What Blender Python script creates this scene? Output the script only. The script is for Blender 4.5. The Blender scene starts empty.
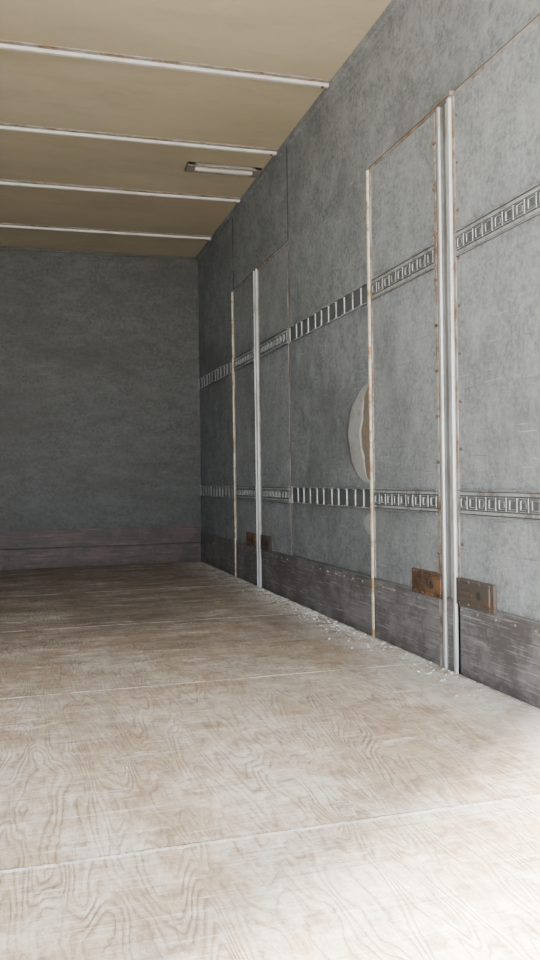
import bpy, bmesh, math, random
from mathutils import Matrix, Vector
random.seed(7)
S = bpy.context.scene
R, L, Y0, Y1, H = 1.425, -1.075, 0.30, 6.68, 2.50

# ---------------------------------------------------------------- materials
class NT:
    def __init__(s, name, rough=0.6, metal=0.0):
        s.m = bpy.data.materials.new(name); s.m.use_nodes = True
        s.t = s.m.node_tree; s.b = s.t.nodes['Principled BSDF']
        s.b.inputs['Roughness'].default_value = rough
        s.b.inputs['Metallic'].default_value = metal
        s.co = s.t.nodes.new('ShaderNodeTexCoord').outputs['Object']
    def n(s, typ, **kw):
        nd = s.t.nodes.new(typ)
        for k, v in kw.items(): setattr(nd, k, v)
        return nd
    def link(s, a, b): s.t.links.new(a, b)
    def map(s, scale, src=None, loc=(0,0,0)):
        m = s.n('ShaderNodeMapping'); m.inputs['Scale'].default_value = scale
        m.inputs['Location'].default_value = loc
        s.link(src or s.co, m.inputs['Vector']); return m.outputs[0]
    def noise(s, scale, detail=4, rough=0.6, vec=None, dist=0.0):
        n = s.n('ShaderNodeTexNoise'); n.inputs['Scale'].default_value = scale
        n.inputs['Detail'].default_value = detail; n.inputs['Roughness'].default_value = rough
        n.inputs['Distortion'].default_value = dist
        s.link(vec or s.co, n.inputs['Vector']); return n.outputs['Fac']
    def ramp(s, fac, stops):
        r = s.n('ShaderNodeValToRGB'); e = r.color_ramp.elements
        while len(e) < len(stops): e.new(0.5)
        for i, (p, c) in enumerate(stops):
            e[i].position = p
            e[i].color = (c, c, c, 1) if isinstance(c, (int, float)) else (*c, 1)
        s.link(fac, r.inputs[0]); return r.outputs[0]
    def mix(s, fac, a, b, mode='MIX'):
        m = s.n('ShaderNodeMix', data_type='RGBA', blend_type=mode)
        for i, v in ((0, fac), (6, a), (7, b)):
            if isinstance(v, (int, float)): m.inputs[i].default_value = v
            elif isinstance(v, tuple): m.inputs[i].default_value = (*v, 1)
            else: s.link(v, m.inputs[i])
        return m.outputs[2]
    def math(s, op, a, b=0.0, clamp=False):
        m = s.n('ShaderNodeMath', operation=op, use_clamp=clamp)
        for i, v in ((0, a), (1, b)):
            if isinstance(v, (int, float)): m.inputs[i].default_value = v
            else: s.link(v, m.inputs[i])
        return m.outputs[0]
    def sep(s, vec=None):
        n = s.n('ShaderNodeSeparateXYZ'); s.link(vec or s.co, n.inputs[0]); return n.outputs
    def col(s, c): 
        if isinstance(c, tuple): s.b.inputs['Base Color'].default_value = (*c, 1)
        else: s.link(c, s.b.inputs['Base Color'])
    def bump(s, h, strength=0.3, dist=0.01):
        b = s.n('ShaderNodeBump'); b.inputs['Strength'].default_value = strength
        b.inputs['Distance'].default_value = dist
        s.link(h, b.inputs['Height']); s.link(b.outputs[0], s.b.inputs['Normal'])

def liner(name, a, b, c, streak=(1,1,1), stain=(0.16,0.15,0.13), stain_amt=0.35, scr_amt=0.4):
    m = NT(name, 0.6)
    fine = m.noise(48, 5, 0.85)
    mid = m.noise(9, 6, 0.75, m.map(streak))
    big = m.noise(1.6, 6, 0.7, m.map(streak))
    c0 = m.mix(m.ramp(fine, [(0.40, 0), (0.60, 1)]), a, b)
    c1 = m.mix(m.ramp(mid, [(0.44, 0), (0.70, 0.75)]), c0, c)
    st = m.math('MULTIPLY', m.ramp(big, [(0.46, 0), (0.66, 1)]), stain_amt)
    c2 = m.mix(st, c1, stain)
    scr = m.noise(5, 2, 0.5, m.map((1, 1.2, 34)))
    scr2 = m.math('MULTIPLY', m.ramp(scr, [(0.69, 0), (0.73, 1)]), scr_amt)
    c3 = m.mix(scr2, c2, (0.50, 0.53, 0.54))
    scr = m.noise(4, 2, 0.5, m.map((1, 1.6, 38), None, (5,3,1)))
    scr2 = m.math('MULTIPLY', m.ramp(scr, [(0.67, 0), (0.71, 1)]), scr_amt)
    c3 = m.mix(scr2, c3, (0.09, 0.093, 0.095))
    m.col(c3)
    m.bump(fine, 0.3, 0.004)
    return m.m

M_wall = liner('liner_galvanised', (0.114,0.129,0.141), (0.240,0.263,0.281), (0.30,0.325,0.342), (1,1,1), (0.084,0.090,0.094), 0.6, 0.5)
M_door = liner('liner_door_leaf', (0.140,0.157,0.170), (0.275,0.300,0.320), (0.34,0.366,0.385), (1,1,0.7), (0.110,0.118,0.124), 0.55, 0.5)
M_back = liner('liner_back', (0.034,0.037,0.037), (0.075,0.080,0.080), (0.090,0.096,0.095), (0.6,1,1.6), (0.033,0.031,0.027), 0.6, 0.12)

m = NT('ceiling_panel', 0.55)
n1 = m.noise(1.3, 5, 0.6, m.map((0.5,1.2,1))); n2 = m.noise(40, 3)
c = m.mix(m.ramp(n1, [(0.35,0),(0.7,1)]), (0.37,0.322,0.222), (0.47,0.415,0.30))
c = m.mix(m.math('MULTIPLY', m.ramp(m.noise(2.2,7,0.75,m.map((0.7,1.6,1))),[(0.50,0),(0.68,1)]),0.3), c, (0.23,0.19,0.13))
m.col(m.mix(m.math('MULTIPLY', n2, 0.25), c, (0.30,0.26,0.195)))
M_ceil = m.m

m = NT('white_painted_steel', 0.4)
n1 = m.noise(12, 5)
m.col(m.mix(m.ramp(n1, [(0.50,0),(0.72,0.7)]), (0.52,0.52,0.50), (0.32,0.305,0.28)))
M_rib = m.m

# floor plywood
m = NT('plywood_floor', 0.7)
X, Y, Z = m.sep()
sheet = m.math('FLOOR', m.math('DIVIDE', m.math('ADD', Y, -0.3), 1.2))
off = m.n('ShaderNodeCombineXYZ'); m.link(m.math('MULTIPLY', sheet, 7.3), off.inputs[0]); m.link(m.math('MULTIPLY', sheet, 3.1), off.inputs[2])
va = m.n('ShaderNodeVectorMath', operation='ADD'); m.link(m.co, va.inputs[0]); m.link(off.outputs[0], va.inputs[1])
field = m.noise(1.0, 3.0, 0.5, m.map((4.4, 0.8, 1), va.outputs[0]), 0.3)
wob = m.math('MULTIPLY', m.noise(28, 4, 0.75), 0.021)
cont = m.math('FRACT', m.math('MULTIPLY', m.math('ADD', field, wob), 42))
lines = m.ramp(cont, [(0.0, 1.0), (0.20, 0.5), (0.45, 0.0), (0.85, 0.35), (1.0, 1.0)])
fib = m.noise(70, 5, 0.8, m.map((2.2, 0.35, 1)))
base = m.mix(m.ramp(m.noise(2.2, 6, 0.7), [(0.35,0),(0.65,1)]), (0.46,0.34,0.23), (0.60,0.48,0.355))
c = m.mix(m.math('MULTIPLY', m.ramp(fib, [(0.45,0),(0.64,1)]), 0.6), base, (0.27,0.18,0.12))
dustn = m.noise(2.3, 12, 0.86, m.map((1.2,0.8,1)))
dust = m.math('MULTIPLY', m.ramp(dustn, [(0.46,0.0),(0.58,1)]), 0.82)
c = m.mix(dust, c, (0.82,0.78,0.70))
lmask = m.math('MULTIPLY', lines, m.ramp(m.noise(4.5, 8, 0.8), [(0.42,0.12),(0.56,0.85)]))
c = m.mix(lmask, c, (0.27,0.175,0.11))
br = m.math('MULTIPLY', m.ramp(m.noise(9, 10, 0.88), [(0.525,0),(0.595,1)]), 0.6)
c = m.mix(br, c, (0.27,0.175,0.12))
for k,(sx,sy) in enumerate(((1.0,24),(0.8,40),(1.6,30))):
    sc = m.noise(3.2, 4, 0.65, m.map((sx, sy, 1), None, (k*3,k*2,k)))
    c = m.mix(m.math('MULTIPLY', m.ramp(sc, [(0.60,0),(0.66,1)]), 0.5), c, ((0.80,0.77,0.72),(0.20,0.14,0.11),(0.78,0.75,0.70))[k])
sc = m.noise(3.5, 4, 0.6, m.map((30, 1.0, 1), None, (2,2,2)))
c = m.mix(m.math('MULTIPLY', m.ramp(sc, [(0.60,0),(0.68,1)]), 0.45), c, (0.22,0.155,0.12))
far_dim = m.n('ShaderNodeMapRange'); m.link(Y, far_dim.inputs[0]); far_dim.inputs[1].default_value=1.6; far_dim.inputs[2].default_value=4.0  # light falloff toward the far end, painted into the floor colour with grime
far_dim_grime = m.math('MULTIPLY', far_dim.outputs[0], m.ramp(m.noise(2.3,12,0.84,m.map((0.6,1.5,1))), [(0.40,0.45),(0.55,1)]))
c = m.mix(m.math('MULTIPLY', far_dim_grime, 0.88), c, m.mix(m.ramp(m.noise(7,9,0.84,m.map((0.6,1.6,1))),[(0.43,0),(0.57,1)]), (0.066,0.053,0.048), (0.180,0.150,0.135)))
wn = m.noise(3.1, 12, 0.86, m.map((0.7,1.9,1), None, (3.3,1.7,0)))
c = m.mix(m.math('MULTIPLY', m.ramp(wn, [(0.57,0),(0.615,1)]), 0.7), c, (0.78,0.77,0.74))
ed = m.n('ShaderNodeMapRange'); m.link(X, ed.inputs[0]); ed.inputs[1].default_value=1.12; ed.inputs[2].default_value=1.41
en = m.math('MULTIPLY', ed.outputs[0], m.ramp(m.noise(9,10,0.85), [(0.45,0.05),(0.53,1)]))
c = m.mix(m.math('MULTIPLY', en, 0.85), c, (0.74,0.75,0.74))
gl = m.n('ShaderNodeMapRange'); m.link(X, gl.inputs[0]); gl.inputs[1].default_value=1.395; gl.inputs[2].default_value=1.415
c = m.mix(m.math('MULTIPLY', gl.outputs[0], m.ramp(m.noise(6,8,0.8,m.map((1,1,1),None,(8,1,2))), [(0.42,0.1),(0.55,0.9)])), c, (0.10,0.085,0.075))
fr = m.math('FRACT', m.math('DIVIDE', m.math('ADD', m.math('ADD', Y, -0.3), m.math('MULTIPLY', m.noise(12,6,0.8), 0.026)), 1.2))
j = m.math('LESS_THAN', m.math('ABSOLUTE', m.math('ADD', fr, -0.009)), 0.0055)
c = m.mix(m.math('MULTIPLY', j, m.ramp(m.noise(7,7,0.85), [(0.44,0.2),(0.53,0.95)])), c, (0.86,0.84,0.81))
j2 = m.math('LESS_THAN', m.math('ABSOLUTE', m.math('ADD', fr, -0.0160)), 0.0020)
c = m.mix(m.math('MULTIPLY', j2, m.ramp(m.noise(8,7,0.85,m.map((1,1,1),None,(4,4,4))), [(0.45,0.25),(0.55,0.85)])), c, (0.12,0.09,0.07))
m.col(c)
m.bump(m.math('ADD', m.math('MULTIPLY', lines, -0.8), fib), 0.6, 0.006)
M_floor = m.m

def rusty(name, clean, rust, dark, lo, hi, scale=14, stretch=(1,1,1), rough=0.6, metal=0.0):
    m = NT(name, rough, metal)
    n1 = m.noise(scale, 6, 0.72, m.map(stretch)); n2 = m.noise(scale*3, 4, 0.7)
    c = m.mix(m.ramp(n2, [(0.35,0),(0.65,1)]), rust, dark)
    m.col(m.mix(m.ramp(n1, [(lo,0),(hi,1)]), clean, c))
    m.bump(n2, 0.3, 0.002); return m.m
def kick(name, base, pale, stain, scale=5, ax=(1,0.8,26), amt=0.5):
    m = NT(name, 0.55)
    c = m.mix(m.ramp(m.noise(3.5,9,0.85),[(0.44,0),(0.56,1)]), base, stain)
    for k,(lo,hi) in enumerate(((0.58,0.66),(0.60,0.65))):
        s_ = m.noise(scale*(1+0.6*k),4,0.65,m.map(ax,None,(k*3,k*5,k)))
        c = m.mix(m.math('MULTIPLY',m.ramp(s_,[(lo,0),(hi,1)]),amt), c, pale)
    s_ = m.noise(scale,4,0.65,m.map(ax,None,(9,2,7)))
    c = m.mix(m.math('MULTIPLY',m.ramp(s_,[(0.54,0),(0.62,1)]),0.7), c, tuple(v*0.42 for v in base))
    X,Y,Z = m.sep()
    gz = m.n('ShaderNodeMapRange'); m.link(Z, gz.inputs[0]); gz.inputs[1].default_value=0.06; gz.inputs[2].default_value=0.0
    c = m.mix(m.math('MULTIPLY', gz.outputs[0], m.ramp(m.noise(8,6,0.8),[(0.42,0.2),(0.58,0.9)])), c, tuple(v*0.4 for v in stain))
    m.col(c); return m.m
M_kick = kick('kick_plate', (0.175,0.172,0.178), (0.44,0.44,0.44), (0.088,0.080,0.080))
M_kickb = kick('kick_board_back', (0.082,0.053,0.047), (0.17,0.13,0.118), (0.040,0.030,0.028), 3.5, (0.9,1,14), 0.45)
M_edge = rusty('flaking_edge_paint', (0.60,0.55,0.45), (0.42,0.27,0.12), (0.25,0.15,0.075), 0.48, 0.60, 10, (1,1,1.2))
M_rustd = rusty('rust_strip', (0.28,0.27,0.255), (0.21,0.135,0.085), (0.11,0.075,0.055), 0.43, 0.60, 10)
M_rust = rusty('rusty_latch_plate', (0.165,0.085,0.042), (0.075,0.042,0.027), (0.03,0.022,0.019), 0.44, 0.60, 16)
M_rustg = rusty('rusty_gasket', (0.32,0.31,0.29), (0.225,0.135,0.08), (0.11,0.07,0.05), 0.46, 0.60, 9)
M_rustk = rusty('dark_latch_plate', (0.078,0.064,0.054), (0.042,0.034,0.03), (0.12,0.072,0.042), 0.48, 0.66, 16)
M_alu = rusty('aluminium_post', (0.46,0.485,0.49), (0.35,0.365,0.365), (0.24,0.225,0.20), 0.45, 0.66, 7, (1,1,0.5), 0.4, 0.25)
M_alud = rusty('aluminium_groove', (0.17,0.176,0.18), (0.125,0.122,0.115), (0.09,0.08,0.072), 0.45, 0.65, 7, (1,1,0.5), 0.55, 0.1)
M_rail = rusty('galvanised_rail', (0.44,0.47,0.485), (0.27,0.28,0.28), (0.19,0.16,0.13), 0.47, 0.61, 18, (1,1,1), 0.38, 0.3)
m = NT('rail_recess', 0.7); m.col((0.085,0.092,0.096)); M_dark = m.m
m = NT('hole_dark', 0.8); m.col((0.03,0.03,0.03)); M_hole = m.m
m = NT('seam_gap', 0.9); m.col((0.055,0.056,0.057)); M_seam = m.m
M_peel = rusty('peeled_skin', (0.32,0.335,0.335), (0.27,0.272,0.265), (0.18,0.16,0.135), 0.48, 0.66, 16)
M_core = rusty('exposed_plywood', (0.22,0.18,0.13), (0.14,0.105,0.075), (0.25,0.235,0.21), 0.45, 0.60, 18)
M_lampf = rusty('lamp_frame', (0.21,0.195,0.175), (0.15,0.125,0.105), (0.09,0.075,0.065), 0.45, 0.65, 14)
m = NT('lamp_lens', 0.35); m.col((0.40,0.39,0.365)); M_lens = m.m
m = NT('debris_white', 0.8); m.col((0.70,0.70,0.67)); M_deb = m.m
m = NT('concrete_yard', 0.9)
m.col(m.mix(m.noise(30,5), (0.23,0.215,0.19), (0.32,0.30,0.27))); M_ground = m.m

# ---------------------------------------------------------------- mesh helpers
def zceil(x,y): return 2.508+0.010*(x-1.425)-0.006*(y-3.6)
class MB:
    def __init__(s): s.bm = bmesh.new(); s.mats = []
    def mi(s, mat):
        if mat not in s.mats: s.mats.append(mat)
        return s.mats.index(mat)
    def box(s, x0,x1,y0,y1,z0,z1, mat, bev=0.0):
        r = bmesh.ops.create_cube(s.bm, size=1)
        for v in r['verts']:
            v.co = Vector(((x0+x1)/2+v.co.x*(x1-x0), (y0+y1)/2+v.co.y*(y1-y0), (z0+z1)/2+v.co.z*(z1-z0)))
        fs = {f for v in r['verts'] for f in v.link_faces}
        if bev:
            es = list({e for v in r['verts'] for e in v.link_edges})
            bb = bmesh.ops.bevel(s.bm, geom=es, offset=bev, segments=2, affect='EDGES', profile=0.5)
            fs = {f for f in fs if f.is_valid} | set(bb['faces'])
        for f in fs: f.material_index = s.mi(mat)
    def cyl(s, c, r, h, axis, mat, seg=14, r2=None):
        M = Matrix.Translation(c)
        if axis == 'X': M = M @ Matrix.Rotation(math.radians(-90), 4, 'Y')
        if axis == 'Y': M = M @ Matrix.Rotation(math.radians(90), 4, 'X')
        q = bmesh.ops.create_cone(s.bm, cap_ends=True, segments=seg, radius1=r, radius2=r if r2 is None else r2, depth=h, matrix=M)
        for f in {f for v in q['verts'] for f in v.link_faces}: f.material_index = s.mi(mat)
    def extrude_z(s, prof, z0, z1, mat, mats=None):
        a = [s.bm.verts.new((x,y,z0)) for x,y in prof]; b = [s.bm.verts.new((x,y,z1)) for x,y in prof]
        n = len(prof)
        for i in range(n):
            f=s.bm.faces.new((a[i],a[(i+1)%n],b[(i+1)%n],b[i])); f.material_index=s.mi((mats or {}).get(i,mat))
        for f in (s.bm.faces.new(a[::-1]),s.bm.faces.new(b)): f.material_index = s.mi(mat)
    def done(s, name, parent=None):
        for v in s.bm.verts:      # the roof has a slight fall
            if v.co.z > H-0.07: v.co.z += zceil(v.co.x,v.co.y)-H
        bmesh.ops.recalc_face_normals(s.bm, faces=s.bm.faces)
        me = bpy.data.meshes.new(name); s.bm.to_mesh(me); s.bm.free()
        for mt in s.mats: me.materials.append(mt)
        o = bpy.data.objects.new(name, me); S.collection.objects.link(o)
        if parent: o.parent = parent
        return o
def empty(name):
    e = bpy.data.objects.new(name, None); S.collection.objects.link(e); return e
def one(name, *a, parent=None):
    b = MB(); b.box(*a); return b.done(name, parent)

# ---------------------------------------------------------------- shell
T = 0.06
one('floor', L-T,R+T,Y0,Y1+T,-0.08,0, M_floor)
one('ceiling', L-T,R+T,Y0,Y1+T,H,H+0.05, M_ceil)
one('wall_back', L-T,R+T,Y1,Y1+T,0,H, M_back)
one('wall_left', L-T,L,Y0,Y1,0,H, M_wall)
b = MB(); b.box(R,R+T,Y0,Y1,0,H, M_wall)
b.box(R-0.003,R,4.31-0.004,4.31+0.004,1.95,H, M_seam)
b.box(R-0.003,R,5.52-0.003,5.52+0.003,1.95,H, M_seam)
b.done('wall_right')
one('trim_1', R-0.022,R,Y0,Y1,H-0.03,H, M_wall)
one('trim_2', L,L+0.025,Y0,Y1,H-0.03,H, M_wall)
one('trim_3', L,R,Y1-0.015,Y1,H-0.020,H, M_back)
b = MB()
b.box(L-T-0.02,L,Y0-0.06,Y0,-0.15,H+0.08,M_alu,0.004); b.box(R,R+T+0.02,Y0-0.06,Y0,-0.15,H+0.08,M_alu,0.004)
b.box(L,R,Y0-0.06,Y0,H,H+0.08,M_alu,0.004); b.box(L,R,Y0-0.06,Y0,-0.15,-0.005,M_alu,0.004)
b.done('rear_door_frame')

def beam(y):
    b = MB()
    b.box(L,R-0.022,y-0.011,y+0.011,H-0.018,H, M_rib,0.003)
    b.box(L,R-0.022,y-0.036,y+0.030,H-0.004,H, M_rustd)
    b.cyl((R-0.05,y,H-0.020),0.007,0.006,'Z',M_rustk,8)
    b.done('ceiling_beam')
for y in (1.15,1.97,2.79,3.62,4.44,5.25,6.11): beam(y)

KZ = 0.25
b = MB(); b.box(R-0.010,R,Y0,Y1-0.012,0,KZ, M_kick)
b.box(R-0.013,R,Y0,Y1-0.012,KZ-0.006,KZ, M_alud)
for i in range(60):
    y = Y0+0.08+i*0.105
    if y < Y1-0.05: b.cyl((R-0.012,y,KZ-0.03),0.004,0.005,'X',M_rustd,8)
b.done('baseboard_right')
b = MB(); b.box(L,L+0.010,Y0,Y1-0.012,0,KZ, M_kick); b.box(L,L+0.014,Y0,Y1-0.012,KZ-0.010,KZ, M_alu); b.done('baseboard_left')
b = MB(); b.box(L,R,Y1-0.012,Y1,0,0.15,M_kickb); b.box(L,R,Y1-0.020,Y1,0.155,0.29,M_kickb,0.003)
b.box(L,R,Y1-0.022,Y1,0.287,0.296,M_kickb); b.done('baseboard_back')

# cargo rails ---------------------------------------------------------------
def rail(y0,y1,zc,style,parent=None,side=1,name='cargo_rail'):
    h = 0.044; b = MB(); F = R if side>0 else L
    def bx(d0,d1,a0,a1,z0,z1,mt,bev=0.0):
        x0,x1 = sorted((F-side*d0, F-side*d1)); b.box(x0,x1,a0,a1,z0,z1,mt,bev)
    base = 0.006 if parent else 0.0
    bx(base,base+0.002,y0,y1,zc-h,zc+h,M_dark)
    if style == 'ladder':
        bx(base,base+0.010,y0,y1,zc+h-0.005,zc+h,M_rail,0.002); bx(base,base+0.010,y0,y1,zc-h,zc-h+0.005,M_rail,0.002)
        n = max(2,int((y1-y0)/0.09)); p = (y1-y0)/n
        for i in range(n+1):
            y = y0+i*p; w = random.choice((0.014,0.018,0.026))
            a0=max(y0,y-w); a1=min(y1,y+w)
            bx(base,base+0.008,a0,a1,zc-h+0.006,zc+h-0.006,M_rail,0.003)
    else:
        bx(base,base+0.010,y0,y1,zc+h-0.005,zc+h,M_rail,0.0015); bx(base,base+0.010,y0,y1,zc-h,zc-h+0.005,M_rail,0.0015)
        bx(base,base+0.004,y0,y1,zc+0.026,zc+h-0.009,M_rail); bx(base,base+0.004,y0,y1,zc-h+0.009,zc-0.026,M_rail)
        n = max(2,int((y1-y0)/0.056)); p = (y1-y0)/n
        for i in range(n):
            y = y0+(i+0.5)*p
            for s_ in (-1,1):
                bx(base,base+0.007,y+s_*0.019-0.0045,y+s_*0.019+0.0045,zc-0.021,zc+0.021,M_rail,0.0015)
                za,zb=sorted((zc+s_*0.013,zc+s_*0.021)); bx(base,base+0.007,y-0.019,y+0.019,za,zb,M_rail,0.0015)
            if i%2: bx(base,base+0.0045,y-0.009,y+0.009,zc-0.009,zc+0.009,M_rail,0.001)
    return b.done(name,parent)
ZU, ZL = 1.45, 0.58
for z in (ZU,ZL):
    rail(5.54,Y1,z,'ladder'); rail(3.22,4.30,z,'ladder'); rail(Y0,1.88,z,'ladder')
    rail(Y0,Y1,z,'ladder',side=-1)

# side doors ----------------------------------------------------------------
def latch(y0,y1,mt,parent):
    b = MB(); x=R-0.012
    b.box(x-0.006,x+0.012,y0,y1,0.238,0.328,mt,0.003)
    b.box(x-0.011,x-0.004,y0+0.02,y1-0.02,0.254,0.314,mt,0.003)
    w=(y1-y0)
    for k in (0.1,0.36,0.64,0.9):
        for z in (0.246,0.320): b.cyl((x-0.008,y0+w*k,z),0.005,0.006,'X',M_rustk,8)
    b.cyl((x-0.012,y0+w*0.33,0.284),0.014,0.005,'X',M_hole,14)
    b.box(x-0.014,x-0.010,y0+w*0.52,y0+w*0.80,0.274,0.292,M_hole,0.0015)
    b.done('latch_plate',parent)

def side_door(ya,yb,ym,name,near):
    e = empty(name); zt = 1.955
    k = 1.0 if near else 0.75; pw = 0.045*k
    b = MB(); b.box(R-0.006,R,ym+pw,ya,KZ,zt,M_door); b.done('far_leaf',e)
    b = MB(); b.box(R-0.006,R,yb,ym-pw,KZ,zt,M_door); b.done('near_leaf',e)
    b = MB()
    b.box(R-0.011,R-0.006,yb-0.01,ya+0.008,zt-0.004,zt+0.006,M_rustd)
    b.box(R-0.006,R,yb,ya,zt,zt+0.014,M_seam); b.done('header_edge',e)
    b = MB(); b.box(R-0.018,R,ya-0.007,ya+0.009,0,zt,M_edge,0.003)
    b.box(R-0.010,R,ya-0.018,ya-0.008,0.0,zt,M_rustg); b.done('far_jamb',e)
    b = MB(); b.box(R-0.009,R,yb-0.004,yb+0.005,0,zt,M_rustg,0.002)
    b.box(R-0.007,R,yb-0.014,yb-0.004,0,zt,M_seam); b.done('near_jamb',e)
    pts=[(-0.045,0.0),(-0.045,0.014),(-0.042,0.020),(-0.030,0.020),(-0.027,0.014),(-0.026,0.004),
         (-0.005,0.004),(-0.004,0.007),(0.004,0.007),(0.005,0.004),(0.026,0.004),
         (0.027,0.014),(0.030,0.020),(0.042,0.020),(0.045,0.014),(0.045,0.0)]
    prof=[(R-x-0.0, ym+y*k) for y,x in pts]
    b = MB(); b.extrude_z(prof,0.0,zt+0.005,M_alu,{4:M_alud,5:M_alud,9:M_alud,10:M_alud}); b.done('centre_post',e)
    b = MB(); s0=ym+pw
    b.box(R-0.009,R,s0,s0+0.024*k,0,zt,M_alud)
    b.box(R-0.013,R,s0+0.024*k,s0+0.036*k,0,zt,M_rustg)
    s1=ym-pw
    b.box(R-0.010,R,s1-0.014*k,s1,0,zt,M_rustd)
    z=0.40
    while z<zt:
        b.cyl((R-0.014,s0+0.030*k,z),0.008,0.008,'X',M_rust,10,0.005)
        if near: b.cyl((R-0.008,s1-0.030*k,z+0.04),0.006,0.006,'X',M_rustk,10,0.004)
        z+=0.16
    if near: b.box(R-0.026,R,s1-0.014,s0+0.040,zt-0.006,zt+0.014,M_rust,0.003)
    b.done('gasket_strip',e)
    for z in (ZU,ZL):
        rail(ym+0.088,ya-0.02,z,'slot',e,name='door_rail'); rail(yb+0.01,ym-0.065,z,'slot',e,name='door_rail')
    latch(ym+0.034,ym+0.285,M_rust,e); latch(ym-0.280,ym-0.046,M_rustk,e)
    return e
side_door(3.205,1.90,2.550,'side_door',True)
side_door(5.52,4.31,4.93,'side_door',False)

# peeled liner patches beside jambs ----------------------------------------
def peel(yc,zc,ry,rz,bulge=0.03):
    e = empty('peeled_wall_liner'); x0=R-0.001
    def half(rin,mat,nm,b0,b1,rout=1.0):
        b = MB(); n=36; k=6; g=[]
        for i in range(n+1):
            t=-math.pi/2+math.pi*i/n; row=[]
            wob=1+0.03*math.sin(5*t)+0.02*math.sin(11*t+1)
            wi=1+0.10*math.sin(7*t+2)+0.05*math.sin(17*t)
            for j in range(k+1):
                u=j/k
                yin,yout = ry*rin*wi*math.cos(t), ry*rout*wob*math.cos(t)
                yy=yc+yin+(yout-yin)*u; zz=zc+rz*math.sin(t)*(rout if rin==0 else 1)
                row.append(b.bm.verts.new((x0-(b0+(b1-b0)*u)*max(0.15,math.cos(t)) ,yy,zz)))
            g.append(row)
        for i in range(n):
            for j in range(k):
                f=b.bm.faces.new((g[i][j],g[i+1][j],g[i+1][j+1],g[i][j+1])); f.material_index=b.mi(mat); f.smooth=True
        bmesh.ops.remove_doubles(b.bm,verts=b.bm.verts,dist=0.0005)
        o=b.done(nm,e)
        sd=o.modifiers.new('th','SOLIDIFY'); sd.thickness=0.0012; sd.offset=0
    half(0.0,M_core,'exposed_core',0.002,0.002,0.93)
    half(0.36,M_peel,'curled_skin',bulge,0.002)
peel(3.215,0.855,0.28,0.215,0.005)
peel(3.215,0.47,0.10,0.05,0.004)
peel(5.53,1.40,0.12,0.10,0.005)

# ceiling lamp --------------------------------------------------------------
e = empty('ceiling_lamp')
yc=4.74; xa,xb=0.95,1.395
b = MB(); b.box(xa,xb,yc-0.055,yc+0.055,H-0.008,H,M_lampf,0.003)
b.box(xa,xb,yc-0.055,yc-0.045,H-0.020,H,M_lampf,0.003); b.box(xa,xb,yc+0.045,yc+0.055,H-0.020,H,M_lampf,0.003)
b.box(xa,xa+0.05,yc-0.055,yc+0.055,H-0.022,H,M_lampf,0.003); b.box(xb-0.05,xb,yc-0.055,yc+0.055,H-0.022,H,M_lampf,0.003)
b.done('housing',e)
b = MB(); b.cyl(((xa+xb)/2,yc,H-0.018),0.012,xb-xa-0.10,'X',M_lens,20)
b.box(xa+0.055,xb-0.055,yc-0.038,yc+0.038,H-0.011,H-0.008,M_lens); b.done('tube_lens',e)

# debris on floor -----------------------------------------------------------
b = MB()
def chip(x,y,s):
    n=random.randint(5,8); h=random.uniform(0.001,0.004)
    a=[];c=[]
    for i in range(n):
        t=2*math.pi*i/n; r=s*random.uniform(0.5,1)
        px,py=x+r*math.cos(t),y+r*math.sin(t)*random.uniform(0.6,1)
        px=min(px,R-0.016)
        a.append(b.bm.verts.new((px,py,0.0002))); c.append(b.bm.verts.new((x+(px-x)*0.7,y+(py-y)*0.7,h)))
    for i in range(n): b.bm.faces.new((a[i],a[(i+1)%n],c[(i+1)%n],c[i]))
    b.bm.faces.new(c)
b.mi(M_deb)
for i in range(460):
    y=random.choice((random.uniform(2.2,5.6),random.gauss(3.8,0.5),random.gauss(4.4,0.5)))
    chip(R-0.02-abs(random.gauss(0,0.055)), y, random.uniform(0.002,0.009))
for i in range(60):
    chip(random.uniform(-0.6,1.3), random.uniform(1.2,6), random.uniform(0.001,0.003))
b.done('paint_chip_debris')

b = MB(); b.box(-30,30,-40,30,-1.25,-1.15,M_ground); b.done('ground')

# ---------------------------------------------------------------- light
w = bpy.data.worlds.new('World'); S.world = w; w.use_nodes = True
nt = w.node_tree; bg = nt.nodes['Background']
bg.inputs[0].default_value=(0.90,0.95,1.0,1); bg.inputs[1].default_value=9.5
sl = bpy.data.lights.new('sun','SUN'); so = bpy.data.objects.new('sun',sl); S.collection.objects.link(so)
sl.energy=160.0; sl.angle=math.radians(14); sl.color=(1.0,0.96,0.89)
el=math.radians(38); d=Vector((0.885*math.cos(el),0.465*math.cos(el),-math.sin(el)))
so.rotation_euler=d.to_track_quat('-Z','Y').to_euler(); so.location=(-4,-3,5)

# ---------------------------------------------------------------- camera
cd = bpy.data.cameras.new('camera'); co = bpy.data.objects.new('camera',cd); S.collection.objects.link(co)
cd.sensor_fit='VERTICAL'; cd.sensor_height=36; cd.lens=31.1; cd.clip_start=0.02
co.matrix_world = Matrix.Translation((0,0,0.67)) @ Matrix.Rotation(math.radians(-16.8),4,'Z') @ Matrix.Rotation(math.radians(90-0.1),4,'X') @ Matrix.Rotation(math.radians(-0.8),4,'Z')
S.camera = co
